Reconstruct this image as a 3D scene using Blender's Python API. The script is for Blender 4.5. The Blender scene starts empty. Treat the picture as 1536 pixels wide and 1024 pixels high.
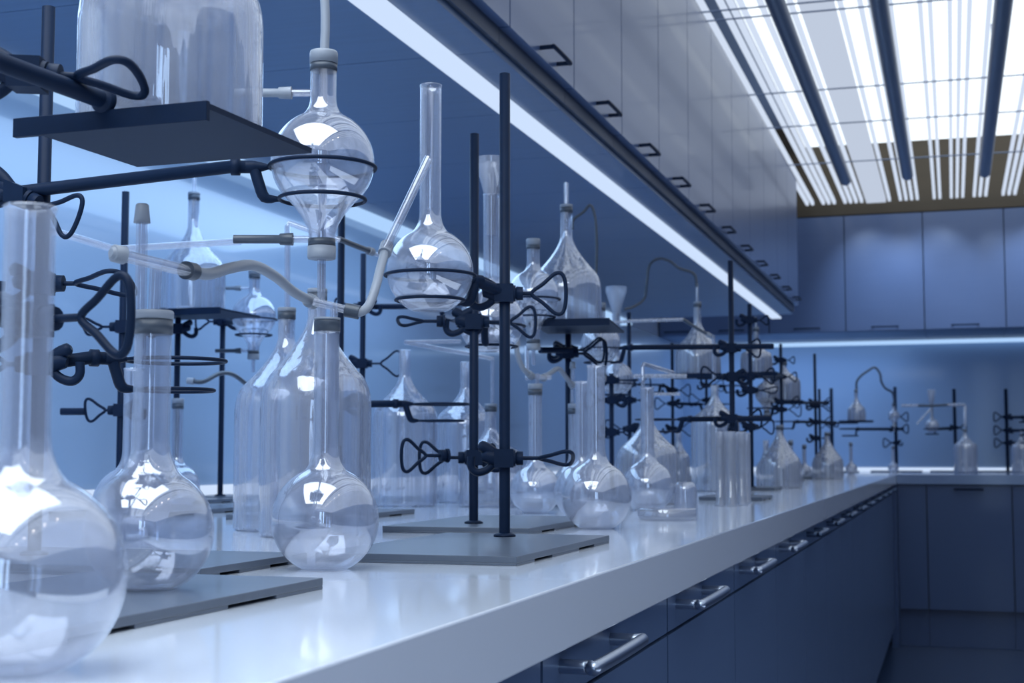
import bpy, math, random
from mathutils import Vector as V, Matrix
random.seed(4)
PI = math.pi
COL = bpy.context.scene.collection

# ------------------------------------------------------------------ camera frame
FP = 2133.0
TH = math.atan(171 / FP)
PS = math.atan(662 / (FP / math.cos(TH)))
HX, HY = -math.sin(PS), math.cos(PS)
RX, RY = math.cos(PS), math.sin(PS)
CAMZ = 1.0
CT = 0.9            # bench top height

def ray(x, y):
    a = x - 768; b = 512 - y
    hc = FP * math.cos(TH) - b * math.sin(TH)
    zc = FP * math.sin(TH) + b * math.cos(TH)
    return V((HX * hc + RX * a, HY * hc + RY * a, zc)), hc

def P(x, y, d):     # point seen at (x, y) standing d metres into the room
    r, hc = ray(x, y)
    return V((0, 0, CAMZ)) + r * (d / hc)

def G(x, d, z=CT):  # foot point on the bench: column x, d metres into the room
    p = P(x, 683, d)
    for _ in range(3):
        yy = 683 - (z - CAMZ) / d * 2139
        p = P(x, yy, d)
    return V((p.x, p.y, z))

def zat(y, d):
    return P(768, y, d).z

# ------------------------------------------------------------------ materials
def nm(name):
    m = bpy.data.materials.new(name); m.use_nodes = True
    nt = m.node_tree; nt.nodes.clear()
    out = nt.nodes.new('ShaderNodeOutputMaterial')
    return m, nt, out

def pbr(name, col, rough=.5, metal=0, coat=0, noise=0, scale=(40, 40, 40), spec=.5, bump=0):
    m, nt, out = nm(name)
    b = nt.nodes.new('ShaderNodeBsdfPrincipled')
    b.inputs['Base Color'].default_value = (*col, 1)
    b.inputs['Roughness'].default_value = rough
    b.inputs['Metallic'].default_value = metal
    b.inputs['Coat Weight'].default_value = coat
    b.inputs['Coat Roughness'].default_value = .06
    b.inputs['Specular IOR Level'].default_value = spec
    if noise or bump:
        tc = nt.nodes.new('ShaderNodeTexCoord')
        mp = nt.nodes.new('ShaderNodeMapping'); mp.inputs['Scale'].default_value = scale
        nz = nt.nodes.new('ShaderNodeTexNoise'); nz.inputs['Scale'].default_value = 1
        nz.inputs['Detail'].default_value = 4
        nt.links.new(tc.outputs['Object'], mp.inputs[0]); nt.links.new(mp.outputs[0], nz.inputs['Vector'])
        if noise:
            mx = nt.nodes.new('ShaderNodeMix'); mx.data_type = 'RGBA'
            mx.inputs[6].default_value = (*[c * (1 - noise) for c in col], 1)
            mx.inputs[7].default_value = (*[min(1, c * (1 + noise)) for c in col], 1)
            nt.links.new(nz.outputs['Fac'], mx.inputs[0]); nt.links.new(mx.outputs[2], b.inputs['Base Color'])
        if bump:
            bp = nt.nodes.new('ShaderNodeBump'); bp.inputs['Strength'].default_value = bump
            bp.inputs['Distance'].default_value = .002
            nt.links.new(nz.outputs['Fac'], bp.inputs['Height']); nt.links.new(bp.outputs[0], b.inputs['Normal'])
    nt.links.new(b.outputs[0], out.inputs[0])
    return m

def glow(name, col, s):
    m, nt, out = nm(name)
    e = nt.nodes.new('ShaderNodeEmission'); e.inputs[0].default_value = (*col, 1); e.inputs[1].default_value = s
    nt.links.new(e.outputs[0], out.inputs[0])
    return m

def glass(name, milk=.05, edge=.45, tint=(.96, .97, 1.0), refl=1.4, power=2.6, streak=0):
    m, nt, out = nm(name); N = nt.nodes; L = nt.links
    tr = N.new('ShaderNodeBsdfTransparent'); tr.inputs[0].default_value = (*tint, 1)
    df = N.new('ShaderNodeBsdfDiffuse'); df.inputs[0].default_value = (.56, .585, .65, 1)
    tl = N.new('ShaderNodeBsdfTranslucent'); tl.inputs[0].default_value = (.56, .585, .65, 1)
    dm = N.new('ShaderNodeMixShader'); dm.inputs[0].default_value = .5
    L.new(df.outputs[0], dm.inputs[1]); L.new(tl.outputs[0], dm.inputs[2])
    gl = N.new('ShaderNodeBsdfGlossy'); gl.inputs[0].default_value = (.95, .97, 1, 1); gl.inputs['Roughness'].default_value = .015
    lw = N.new('ShaderNodeLayerWeight'); lw.inputs[0].default_value = .5
    pw = N.new('ShaderNodeMath'); pw.operation = 'POWER'; pw.inputs[1].default_value = power
    ma = N.new('ShaderNodeMath'); ma.operation = 'MULTIPLY_ADD'; ma.inputs[1].default_value = edge; ma.inputs[2].default_value = milk
    L.new(lw.outputs['Facing'], pw.inputs[0]); L.new(pw.outputs[0], ma.inputs[0])
    m1 = N.new('ShaderNodeMixShader'); L.new(ma.outputs[0], m1.inputs[0]); L.new(tr.outputs[0], m1.inputs[1]); L.new(dm.outputs[0], m1.inputs[2])
    fr = N.new('ShaderNodeMath'); fr.operation = 'POWER'; fr.inputs[1].default_value = 4.5     # Schlick, same from both sides
    L.new(lw.outputs['Facing'], fr.inputs[0])
    mu = N.new('ShaderNodeMath'); mu.operation = 'MULTIPLY_ADD'; mu.inputs[1].default_value = .65; mu.inputs[2].default_value = .055 * refl; mu.use_clamp = True
    L.new(fr.outputs[0], mu.inputs[0])
    if streak:      # drawn-glass waviness running up the wall
        tc = N.new('ShaderNodeTexCoord'); mp = N.new('ShaderNodeMapping'); mp.inputs['Scale'].default_value = (70, 70, 2.5)
        nz = N.new('ShaderNodeTexNoise'); nz.inputs['Scale'].default_value = 1; nz.inputs['Detail'].default_value = 2
        bp = N.new('ShaderNodeBump'); bp.inputs['Strength'].default_value = streak; bp.inputs['Distance'].default_value = .004
        L.new(tc.outputs['Object'], mp.inputs[0]); L.new(mp.outputs[0], nz.inputs['Vector']); L.new(nz.outputs['Fac'], bp.inputs['Height'])
        L.new(bp.outputs[0], gl.inputs['Normal'])
        mp2 = N.new('ShaderNodeMapping'); mp2.inputs['Scale'].default_value = (95, 95, 1.2); mp2.inputs['Location'].default_value = (3, 7, 1)
        nz2 = N.new('ShaderNodeTexNoise'); nz2.inputs['Scale'].default_value = 1; nz2.inputs['Detail'].default_value = 1
        mr = N.new('ShaderNodeMapRange'); mr.inputs[1].default_value = .35; mr.inputs[2].default_value = .65; mr.inputs[3].default_value = .35; mr.inputs[4].default_value = 1.7
        mm = N.new('ShaderNodeMath'); mm.operation = 'MULTIPLY'
        L.new(tc.outputs['Object'], mp2.inputs[0]); L.new(mp2.outputs[0], nz2.inputs['Vector']); L.new(nz2.outputs['Fac'], mr.inputs[0])
        L.new(mr.outputs[0], mm.inputs[0]); L.new(ma.outputs[0], mm.inputs[1]); L.new(mm.outputs[0], m1.inputs[0])
    m2 = N.new('ShaderNodeMixShader'); L.new(mu.outputs[0], m2.inputs[0]); L.new(m1.outputs[0], m2.inputs[1]); L.new(gl.outputs[0], m2.inputs[2])
    L.new(m2.outputs[0], out.inputs[0])
    return m

M = {
    'glass': glass('clear_glass', .12, .30, refl=2.4, power=2.2),
    'glassF': glass('front_flask_glass', .17, .24, refl=2.4),
    'glassN': glass('clear_glass_neck', .18, .36, refl=2.0),
    'glassB': glass('bottle_glass', .23, .26, refl=2.2, streak=.3),
    'glassM': glass('mid_clear_glass', .19, .36, refl=2.4, power=2.0),
    'funnel': glass('funnel_glass', .42, .30, refl=1.6),
    'splashB': pbr('back_glass_splashback', (.31, .44, .63), .42, 0, .2, .10, (.8, .8, .8)),
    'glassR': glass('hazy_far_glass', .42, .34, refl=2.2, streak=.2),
    'iron': pbr('dark_painted_iron', (.005, .014, .038), .5, 0, 0, .15, (90, 90, 90), .12),
    'plate': pbr('grey_base_plate', (.085, .105, .14), .35, 0, .15, .10, (6, 60, 6)),
    'rubber': pbr('pale_grey_rubber', (.24, .27, .32), .45),
    'rubberD': pbr('dark_grey_rubber', (.045, .06, .085), .4),
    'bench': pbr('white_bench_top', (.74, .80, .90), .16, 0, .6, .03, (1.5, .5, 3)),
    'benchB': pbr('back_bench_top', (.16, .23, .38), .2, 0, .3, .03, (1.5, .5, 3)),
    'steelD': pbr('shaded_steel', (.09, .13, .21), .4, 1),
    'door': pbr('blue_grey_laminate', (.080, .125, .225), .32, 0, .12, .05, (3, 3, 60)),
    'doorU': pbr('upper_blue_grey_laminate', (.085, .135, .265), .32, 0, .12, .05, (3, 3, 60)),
    'doorB': pbr('back_dimmed_laminate', (.035, .07, .17), .32, 0, .12, .05, (3, 3, 60)),  # darker copy of the base laminate, far dimness put into its colour
    'carcass': pbr('dark_carcass', (.05, .065, .10), .5),
    'soffit': pbr('blue_soffit', (.06, .115, .22), .42, 0, .1, .12, (3, 60, 3)),
    'splash': pbr('blue_glass_splashback', (.34, .45, .60), .22, 0, .8, .10, (.8, .8, .8)),
    'steel': pbr('brushed_steel', (.38, .44, .54), .28, 1),
    'floor': pbr('dark_blue_floor', (.03, .055, .12), .28, 0, .3, .08, (2, 2, 2)),
    'wall': pbr('blue_wall', (.20, .26, .38), .5),
    'brown': pbr('brown_wood_beam', (.055, .040, .022), .5, 0, 0, .3, (.6, .6, 20)),
    'slat': glow('glowing_white_slats', (.70, .80, .98), .92),  # slats glow by themselves, standing in for light coming through from above
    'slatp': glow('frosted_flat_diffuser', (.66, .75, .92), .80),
    'sky': glow('luminous_ceiling', (.86, .94, 1.0), 1.6),
    'soft': glow('softbox_diffuser', (.80, .90, 1.0), 6.2),
    'panel_glow': glow('highlight_panel_glow', (.50, .70, 1.0), 3.6),
    'spot': glow('warm_glint_lamp', (1.0, .86, .72), 11.0),
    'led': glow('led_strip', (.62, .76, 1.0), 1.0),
    'ledw': glow('led_strip_wall', (.42, .65, 1.0), 1.0),
    'rail': pbr('dark_ceiling_tube', (.17, .21, .27), .35, .2, 0),
    'wire': pbr('grille_wire', (.16, .22, .34), .4),
}

# ------------------------------------------------------------------ mesh builder
class MB:
    def __init__(s): s.v = []; s.f = []; s.sm = []
    def add(s, vs, fs, smooth):
        o = len(s.v); s.v += [V(q) for q in vs]
        s.f += [[i + o for i in f] for f in fs]; s.sm += [smooth] * len(fs)
    def box(s, lo, hi, rot=None, c=None):
        x0, y0, z0 = lo; x1, y1, z1 = hi
        vs = [V(q) for q in ((x0, y0, z0), (x1, y0, z0), (x1, y1, z0), (x0, y1, z0), (x0, y0, z1), (x1, y0, z1), (x1, y1, z1), (x0, y1, z1))]
        if rot is not None: vs = [rot @ q for q in vs]
        if c is not None: vs = [q + V(c) for q in vs]
        s.add(vs, [(0, 3, 2, 1), (4, 5, 6, 7), (0, 1, 5, 4), (1, 2, 6, 5), (2, 3, 7, 6), (3, 0, 4, 7)], False)
    def hexa(s, bot, top):
        s.add(list(bot) + list(top), [(0, 3, 2, 1), (4, 5, 6, 7), (0, 1, 5, 4), (1, 2, 6, 5), (2, 3, 7, 6), (3, 0, 4, 7)], False)
    def tube(s, path, r, seg=12, closed=False, caps=True, flat=1.0):
        pts = [V(q) for q in path]; n = len(pts)
        rs = r if isinstance(r, (list, tuple)) else [r] * n
        T = []
        for i in range(n):
            a = pts[i - 1] if (i > 0 or closed) else pts[i]
            b = pts[(i + 1) % n] if (i < n - 1 or closed) else pts[i]
            T.append((b - a).normalized())
        up = V((0, 0, 1)) if abs(T[0].z) < .9 else V((1, 0, 0))
        nrm = (up - T[0] * up.dot(T[0])).normalized()
        vs = []
        for i in range(n):
            nrm = (nrm - T[i] * nrm.dot(T[i])).normalized()
            bi = T[i].cross(nrm)
            for k in range(seg):
                an = 2 * PI * k / seg
                vs.append(pts[i] + (nrm * math.cos(an) * flat + bi * math.sin(an)) * rs[i])
        fs = []
        m = n if closed else n - 1
        for i in range(m):
            j = (i + 1) % n
            for k in range(seg):
                k2 = (k + 1) % seg
                fs.append((i * seg + k, i * seg + k2, j * seg + k2, j * seg + k))
        s.add(vs, fs, True)
        if caps and not closed:
            s.add([vs[k] for k in range(seg)], [tuple(range(seg))[::-1]], False)
            s.add([vs[(n - 1) * seg + k] for k in range(seg)], [tuple(range(seg))], False)
    def cyl(s, a, b, r, seg=16): s.tube([a, b], r, seg)
    def ring(s, c, R, r, seg=48, k=8, tilt=None):
        pts = [V((math.cos(2 * PI * i / seg) * R, math.sin(2 * PI * i / seg) * R, 0)) for i in range(seg)]
        if tilt is not None: pts = [tilt @ q for q in pts]
        s.tube([q + V(c) for q in pts], r, k, closed=True)
    def lathe(s, prof, c, seg=48, axis=None):
        c = V(c); n = len(prof)
        vs = []
        for (r, z) in prof:
            for k in range(seg):
                an = 2 * PI * k / seg
                q = V((max(r, 1e-5) * math.cos(an), max(r, 1e-5) * math.sin(an), z))
                if axis is not None: q = axis @ q
                vs.append(q + c)
        fs = []
        for i in range(n - 1):
            for k in range(seg):
                k2 = (k + 1) % seg
                fs.append((i * seg + k, i * seg + k2, (i + 1) * seg + k2, (i + 1) * seg + k))
        s.add(vs, fs, True)
    def build(s, name, mat, root=None, loc=None, bevel=0):
        org = V(root.location) if root is not None and root.parent is None else V((0, 0, 0))
        if root is not None and root.parent is not None:
            org = V(root.parent.location) + V(root.location)
        if root is None and loc is not None: org = V(loc)
        me = bpy.data.meshes.new(name)
        me.from_pydata([tuple(q - org) for q in s.v], [], s.f)
        me.polygons.foreach_set('use_smooth', s.sm)
        me.materials.append(mat if not isinstance(mat, str) else M[mat]); me.update()
        o = bpy.data.objects.new(name, me); COL.objects.link(o)
        if root is not None: o.parent = root
        elif loc is not None: o.location = loc
        if bevel:
            b = o.modifiers.new('bev', 'BEVEL'); b.width = bevel; b.segments = 2; b.limit_method = 'ANGLE'; b.angle_limit = 1.0
        return o

def tag(o, label, cat, group=None):
    o['label'] = label; o['category'] = cat
    if group: o['group'] = group
    return o
def root(name, loc, label, cat, group=None):
    o = bpy.data.objects.new(name, None); COL.objects.link(o); o.location = loc; o.empty_display_size = .05
    return tag(o, label, cat, group)
def struct(name, mb, mat, bevel=0, loc=None):
    o = mb.build(name, mat, None, loc, bevel); o['kind'] = 'structure'; return o
def dup(r, loc, label, rotz=0, s=1.0, group=None):
    def cp(o, par):
        c = o.copy(); COL.objects.link(c)
        if par is not None: c.parent = par
        for ch in [q for q in o.children]: cp(ch, c)
        return c
    c = cp(r, None); c.location = loc; c.rotation_euler = (0, 0, rotz); c.scale = (s, s, s); c['label'] = label
    if group: c['group'] = group
    return c

def smooth(pts, n=8, closed=False):
    pts = [V(p) for p in pts]; out = []; N = len(pts)
    rng = N if closed else N - 1
    for i in range(rng):
        p0 = pts[i - 1] if (i > 0 or closed) else pts[0] * 2 - pts[1]
        p1 = pts[i]; p2 = pts[(i + 1) % N]
        p3 = pts[(i + 2) % N] if (i + 2 < N or closed) else pts[-1] * 2 - pts[-2]
        for k in range(n):
            t = k / n
            out.append(.5 * ((2 * p1) + (p2 - p0) * t + (2 * p0 - 5 * p1 + 4 * p2 - p3) * t * t + (3 * p1 - p0 - 3 * p2 + p3) * t ** 3))
    if not closed: out.append(pts[-1])
    return out

# ------------------------------------------------------------------ glassware
def wall2(prof, w):           # outer profile -> outer + inner skin joined at the rim
    inner = []
    n = len(prof)
    for i, (r, z) in enumerate(prof):
        a = prof[max(0, i - 1)]; b = prof[min(n - 1, i + 1)]
        dx, dz = b[0] - a[0], b[1] - a[1]; l = math.hypot(dx, dz) or 1
        nx, nz = dz / l, -dx / l
        inner.append((max(r - nx * w, 0), z - nz * w))
    inner[0] = (0, prof[0][1] + w)
    inner[-1] = (max(prof[-1][0] - w, 0), prof[-1][1])
    return prof + [(prof[-1][0] - w * .5, prof[-1][1] + w * .35)] + inner[::-1]

def flask_prof(R, nr, H, flatr=.42):
    pr = [(0, 0), (flatr * R * .8, 0)]
    a0 = -math.acos(flatr)
    zc = R * math.sin(math.acos(flatr))
    a1 = math.acos(min(1, (nr * 1.75) / R))
    for i in range(0, 29):
        a = a0 + (a1 - a0) * i / 28
        pr.append((R * math.cos(a), zc + R * math.sin(a)))
    z1 = zc + R * math.sin(a1); r1 = R * math.cos(a1)
    h = nr * 1.5
    for i in range(1, 9):     # concave flare into the neck
        t = i / 8
        p0 = V((r1, z1)); p1 = V((nr * 1.02, z1 + h * .45)); p2 = V((nr, z1 + h * 1.35))
        q = p0 * (1 - t) ** 2 + p1 * 2 * t * (1 - t) + p2 * t * t
        pr.append((q.x, q.y))
    pr += [(nr, H - .004), (nr, H - .002), (nr * 1.06, H - .001), (nr * 1.06, H)]
    return pr, zc

def bottle_prof(R, nr, Hs, Hn, H):   # body to Hs, cone to Hn, neck to H
    pr = [(0, .002), (R * .82, .001), (R * .93, 0)]
    c = R * .09
    for i in range(7):
        a = -PI / 2 + PI / 2 * i / 6; pr.append((R - c + c * math.cos(a), c + c * math.sin(a)))
    pr += [(R, Hs * .5), (R, Hs - .02)]
    p0 = V((R, Hs - .02)); p1 = V((R, Hs + .012)); p2 = V((R * .78, Hs + (Hn - Hs) * .32))
    for i in range(1, 8):
        t = i / 7; q = p0 * (1 - t) ** 2 + p1 * 2 * t * (1 - t) + p2 * t * t; pr.append((q.x, q.y))
    p0 = p2; p1 = V((nr * 1.25, Hn - .012)); p2 = V((nr, Hn + .012))
    for i in range(1, 10):
        t = i / 9; q = p0 * (1 - t) ** 2 + p1 * 2 * t * (1 - t) + p2 * t * t; pr.append((q.x, q.y))
    pr += [(nr, H - .003), (nr * 1.07, H - .002), (nr * 1.07, H)]
    return pr

def cork(r, rt, z, nr, scale=1.0, h=.010, hd=.010):
    """stopper: pale lip above the rim, dark plug band inside the mouth"""
    mb = MB(); mb.lathe([(0, z + h), (nr * 1.04, z + h), (nr * 1.10, z + h - .001), (nr * 1.10, z + .0005), (0, z + .0005)], r.location, 32)
    o = mb.build('stopper', 'rubber', r)
    mb = MB(); mb.lathe([(0, z), (nr * 1.075, z), (nr * 1.075, z - hd), (0, z - hd)], r.location, 32)
    mb.build('plug_band', 'rubberD', o)
    return o

def flask(p, label, R=.0475, nr=.0117, H=.22, stop=False, w=.0014, name='round_bottom_flask', group=None, z=None, mat='glass'):
    r = root(name, p, label, 'flask', group)
    pr, zc = flask_prof(R, nr, H)
    mb = MB(); mb.lathe(wall2(pr, w), p, 56); mb.build('body', mat, r)
    if stop: cork(r, None, H, nr)
    return r

def bottle(p, label, R=.0685, nr=.0115, Hs=.195, Hn=.262, H=.318, stop=False, group=None, w=.0016, name='glass_bottle', tube=0):
    r = root(name, p, label, 'bottle', group)
    mb = MB(); mb.lathe(wall2(bottle_prof(R, nr, Hs, Hn, H), w), p, 64); mb.build('body', 'glassB', r)
    if stop: cork(r, None, H, nr, h=.006, hd=.010)
    if tube:
        mb = MB(); gtube(mb, [V(p) + V((0, 0, H - .05)), V(p) + V((0, 0, H + tube))], .0045); mb.build('glass_tube', 'glassN', r)
    return r

def gtube(mb, path, r, seg=14):
    mb.tube(path, r, seg, caps=False); mb.tube(path, r * .62, seg, caps=False)

def sep_funnel(p, label, R=.0475, nr=.0125, up=.045, dn=.085, group=None, arms=True):
    """p = bulb centre"""
    r = root('separating_bulb', p, label, 'glassware', group)
    pr = []
    zt = R + up; zb = -(R + dn) + .02
    pr += [(nr, zb), (nr, -R * 1.05 - .028)]
    a0 = -math.radians(42)
    p0 = V((nr, -R * 1.05 - .022)); p2 = V((R * math.cos(a0), R * math.sin(a0))); p1 = V((nr * 1.1, -R * 1.12))
    for i in range(1, 9):
        t = i / 8; q = p0 * (1 - t) ** 2 + p1 * 2 * t * (1 - t) + p2 * t * t; pr.append((q.x, q.y))
    a1 = math.acos(nr * 1.6 / R)
    for i in range(1, 22):
        a = a0 + (a1 - a0) * i / 21; pr.append((R * math.cos(a), R * math.sin(a)))
    z1 = R * math.sin(a1)
    for i in range(1, 7):
        t = i / 6; q = V((R * math.cos(a1), z1)) * (1 - t) ** 2 + V((nr, z1 + .006)) * 2 * t * (1 - t) + V((nr, z1 + .018)) * t * t; pr.append((q.x, q.y))
    pr += [(nr, zt)]
    inner = [(max(a - .0013, .001), b) for a, b in pr]
    mb = MB(); mb.lathe(pr, p, 52); mb.lathe(inner, p, 52)
    mb.build('body', 'glass', r)
    # upper and lower stoppers
    for z0, s in ((zt, 1), (zb, -1)):
        mb = MB(); mb.lathe([(0, z0 + s * .012), (nr * 1.05, z0 + s * .012), (nr * 1.1, z0 + s * .010), (nr * 1.1, z0), (0, z0)], p, 32)
        o = mb.build('stopper', 'rubber', r)
        mb = MB(); mb.lathe([(0, z0), (nr * 1.06, z0), (nr * 1.06, z0 - s * .007), (0, z0 - s * .007)], p, 32); mb.build('plug_band', 'rubberD', o)
    mb = MB(); gtube(mb, [V(p) + V((0, 0, zt)), V(p) + V((0, 0, zb - .04))], .0040); mb.build('inner_tube', 'glassN', r)
    if arms:
        for z0, L1, L2 in ((zt - .028, .022, .05), (zb + .007, .019, .052)):
            d = V((-RX, -RY, 0))
            a = V(p) + V((0, 0, z0)) + d * nr
            mb = MB(); gtube(mb, [a, a + d * L1], .0035); g = mb.build('side_arm', 'glassN', r)
            mb = MB(); mb.tube([a + d * (L1 - .004), a + d * (L1 + .008), a + d * (L1 + .009), a + d * (L1 + L2)], [.0062, .0055, .0042, .0042], 14)
            mb.build('side_hose', 'rubber' if z0 > 0 else 'rubberD', g)
    return r, zt, zb

def hose(pts, label, r=.0042, ends=(1, 1), group=None, mat='rubber', name='rubber_hose'):
    path = smooth(pts, 8)
    mb = MB(); mb.tube(path, r, 14)
    c = V(pts[0])
    o = root(name, c, label, 'hose', group)
    mb.build('hose_body', mat, o)
    for e, a, b in ((ends[0], path[0], path[1]), (ends[1], path[-1], path[-2])):
        if e:
            d = (b - a).normalized()
            mb = MB(); mb.tube([a - d * .005, a + d * .008], r * 1.5, 16); mb.build('hose_collar', 'rubber' if e == 1 else 'rubberD', o)
    return o

def grod(pts, label, r=.004, group=None, cat='glass tube', name='glass_tube'):
    mb = MB(); gtube(mb, pts, r)
    c = V(pts[0]); o = mb.build(name, 'glassN', None, c); return tag(o, label, cat, group)

# ------------------------------------------------------------------ stands and clamps
def stand(base, label, w=.2, l=.365, offx=0, offy=.05, top=1.4435, r=.0062, group='lab stands on the benches', z=CT, feet=True):
    """base = (x, y) of the rod; plate spans x +-w/2 (shifted offx) and from y-offy*? """
    x, y = base
    st = root('lab_stand', (x, y, z), label, 'lab stand', group)
    x0, x1 = x - w / 2 + offx, x + w / 2 + offx
    y0, y1 = (y - offy, y - offy + l)
    mb = MB(); mb.box((x0, y0, z + .0025), (x1, y1, z + .0085)); 
    # feet pads leave dark slots under the plate
    for (a, b) in ((0, .16), (.33, .62), (.80, 1)):
        mb.box((x0, y0 + (y1 - y0) * a, z), (x1, y0 + (y1 - y0) * b, z + .0026))
    mb.build('base_plate', 'plate', st, bevel=.0006)
    mb = MB(); mb.tube([(x, y, z + .0085), (x, y, top - .0005), (x, y, top)], [r, r, r * .8], 20); mb.build('rod', 'iron', st)
    mb = MB(); mb.lathe([(0, .0085), (.0125, .0085), (.0125, .0105), (.0085, .0125), (r, .0125)], (x, y, z), 24); mb.build('rod_flange', 'iron', st)
    return st

def wing(mb, p, a, b, size=.046, r=.0024, stem=.012):
    """wing nut: stem along a, triangular loop in the plane a,b"""
    a = V(a).normalized(); b = V(b); b = (b - a * b.dot(a)).normalized()
    q = V(p) + a * stem
    mb.tube([V(p), q], r * .95, 10)
    h = size * .5
    loop = smooth([q, q + a * h * .50 + b * h * .42, q + a * h * 1.08 + b * h * .90, q + a * h * 1.42 + b * h * .76,
                   q + a * h * 1.52, q + a * h * 1.42 - b * h * .76, q + a * h * 1.08 - b * h * .90, q + a * h * .50 - b * h * .42], 5, closed=True)
    mb.tube(loop, r, 8, closed=True)

def boss(r, p, a, b=(0, 0, 1), size=.046, wr=.0024, stem=.012, hook=True, block=True):
    a = V(a).normalized(); z = V((0, 0, 1)); s = a.cross(z).normalized()
    rot = Matrix((a, s, z)).transposed()
    mb = MB()
    if block:
        B = MB(); B.box((-.012, -.0105, -.0105), (.010, .0105, .0105), rot, p)
        mb.v += B.v; mb.f += B.f; mb.sm += B.sm
        mb.tube(smooth([p - a * .010, p - a * .018 + z * .002, p - a * .026 + z * .001], 3), [.0095, .0095, .009, .0085, .0078, .0065, .005], 10)
    mb.tube([p + a * .0095, p + a * .0125], [.0100, .0092], 14)
    mb.tube([p + a * .010, p + a * .013, p + a * .0135, p + a * .021], [.0065, .0065, .0082, .0078], 14)
    if hook:
        for sg in (1,):
            pts = [(-.010, 0, .004), (-.020, 0, .011), (-.030, 0, .015)]
            mb.tube(smooth([p + a * x + z * q for x, _, q in pts], 4), [.0065] * 8 + [.003], 8)
            pts = [(-.010, 0, -.004), (-.020, 0, -.013), (-.031, 0, -.016), (-.038, 0, -.010), (-.038, 0, .002)]
            mb.tube(smooth([p + a * x + z * q for x, _, q in pts], 4), .0045, 8)
    o = mb.build('clamp_body', 'iron', r, bevel=0)
    mb = MB(); wing(mb, p + a * .020, a, b, size, wr, stem); mb.build('wing_nut', 'iron', o)
    return o

def ring_clamp(p, a, label, ringc=None, R1=.049, R2=.040, dz=.027, via=None, b=(0, 0, 1), size=.046, wr=.0024, stem=.012, hook=True,
               back=.0, ar=.0062, group='iron clamps on the lab stands', tr=.0019, arm_from=None, block=True):
    p = V(p)
    r = root('ring_clamp' if ringc is not None else 'boss_clamp', p, label, 'clamp', group)
    boss(r, p, a, b, size, wr, stem, hook, block)
    if ringc is not None:
        c = V(ringc)
        st = V(arm_from) if arm_from is not None else p
        d = V((c.x - st.x, c.y - st.y, 0)).normalized()
        e = c - d * (R1 + .006)
        mb = MB(); mb.tube([st - d * back, e - d * .03, e - d * .0299, e - d * .022, e - d * .0219, e - d*.01] if (e - st).length > .06 else [st - d * back, e - d * .004], [ar, ar, ar * 1.35, ar * 1.35, ar, ar] if (e - st).length > .06 else ar, 16)
        mb.build('arm_rod', 'iron', r)
        mb = MB()
        mb.tube(smooth([e - d * .016, e - d * .008, e + d * .006], 4), [ar * 1.1] * 5 + [ar * .9, ar * .8, ar * .6, .0025], 10, flat=.9)
        f = c - d * R2 - V((0, 0, dz))
        mb.tube(smooth([e - d * .008 - V((0, 0, .002)), e - d * .004 - V((0, 0, dz * .5)), e + d * .002 - V((0, 0, dz * .95)), f], 4), [.0055] * 9 + [.0045, .004, .003, .0025], 10)
        mb.build('ring_bracket', 'iron', r)
        mb = MB(); mb.ring(c, R1, tr); mb.build('ring', 'iron', r)
        mb = MB(); mb.ring(c - V((0, 0, dz)), R2, tr); mb.build('ring', 'iron', r)
    return r

def xyz(p, z): return V((p[0], p[1], z))

# ================================================================== ROOM
XW, YB, YW = -1.70, 8.5, 9.30
XR, YF = 2.6, -2.6
mb = MB(); mb.box((XW - .1, YF - .1, -.05), (XR + .1, YW + .1, 0)); struct('floor', mb, 'floor')
mb = MB(); mb.box((XW - .1, YF, 0), (XW, YW, 3.0)); struct('wall_left', mb, 'wall')
mb = MB(); mb.box((XW - .1, YW, 0), (XR + .1, YW + .1, 3.0)); struct('wall_back', mb, 'wall')
mb = MB(); mb.box((XR, YF, 0), (XR + .1, YW, 3.0)); struct('wall_right', mb, 'wall')
mb = MB(); mb.box((XW - .1, YF - .1, 0), (XR + .1, YF, 3.0)); struct('wall_front', mb, 'carcass')
mb = MB(); mb.box((XW - .1, YF - .1, 2.95), (XR + .1, YW + .1, 3.05)); struct('ceiling', mb, 'wall')
mb = MB(); mb.box((XW, YF, .9), (XW + .006, YW - .006, 1.72)); struct('wall_left_splashback', mb, 'splash')
mb = MB(); mb.box((XW + .006, YW - .006, .9), (XR, YW, 1.72)); struct('wall_back_splashback', mb, 'splashB')
mb = MB(); mb.box((-1.0, YB + .0, 2.412), (XR, YB + .06, 2.95)); struct('trim_1', mb, 'brown')
# luminous panels above the grille
mb = MB(); mb.box((-.80, YF, 2.83), (XR, YB, 2.84)); o = struct('ceiling_light_panels', mb, 'sky')
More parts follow.
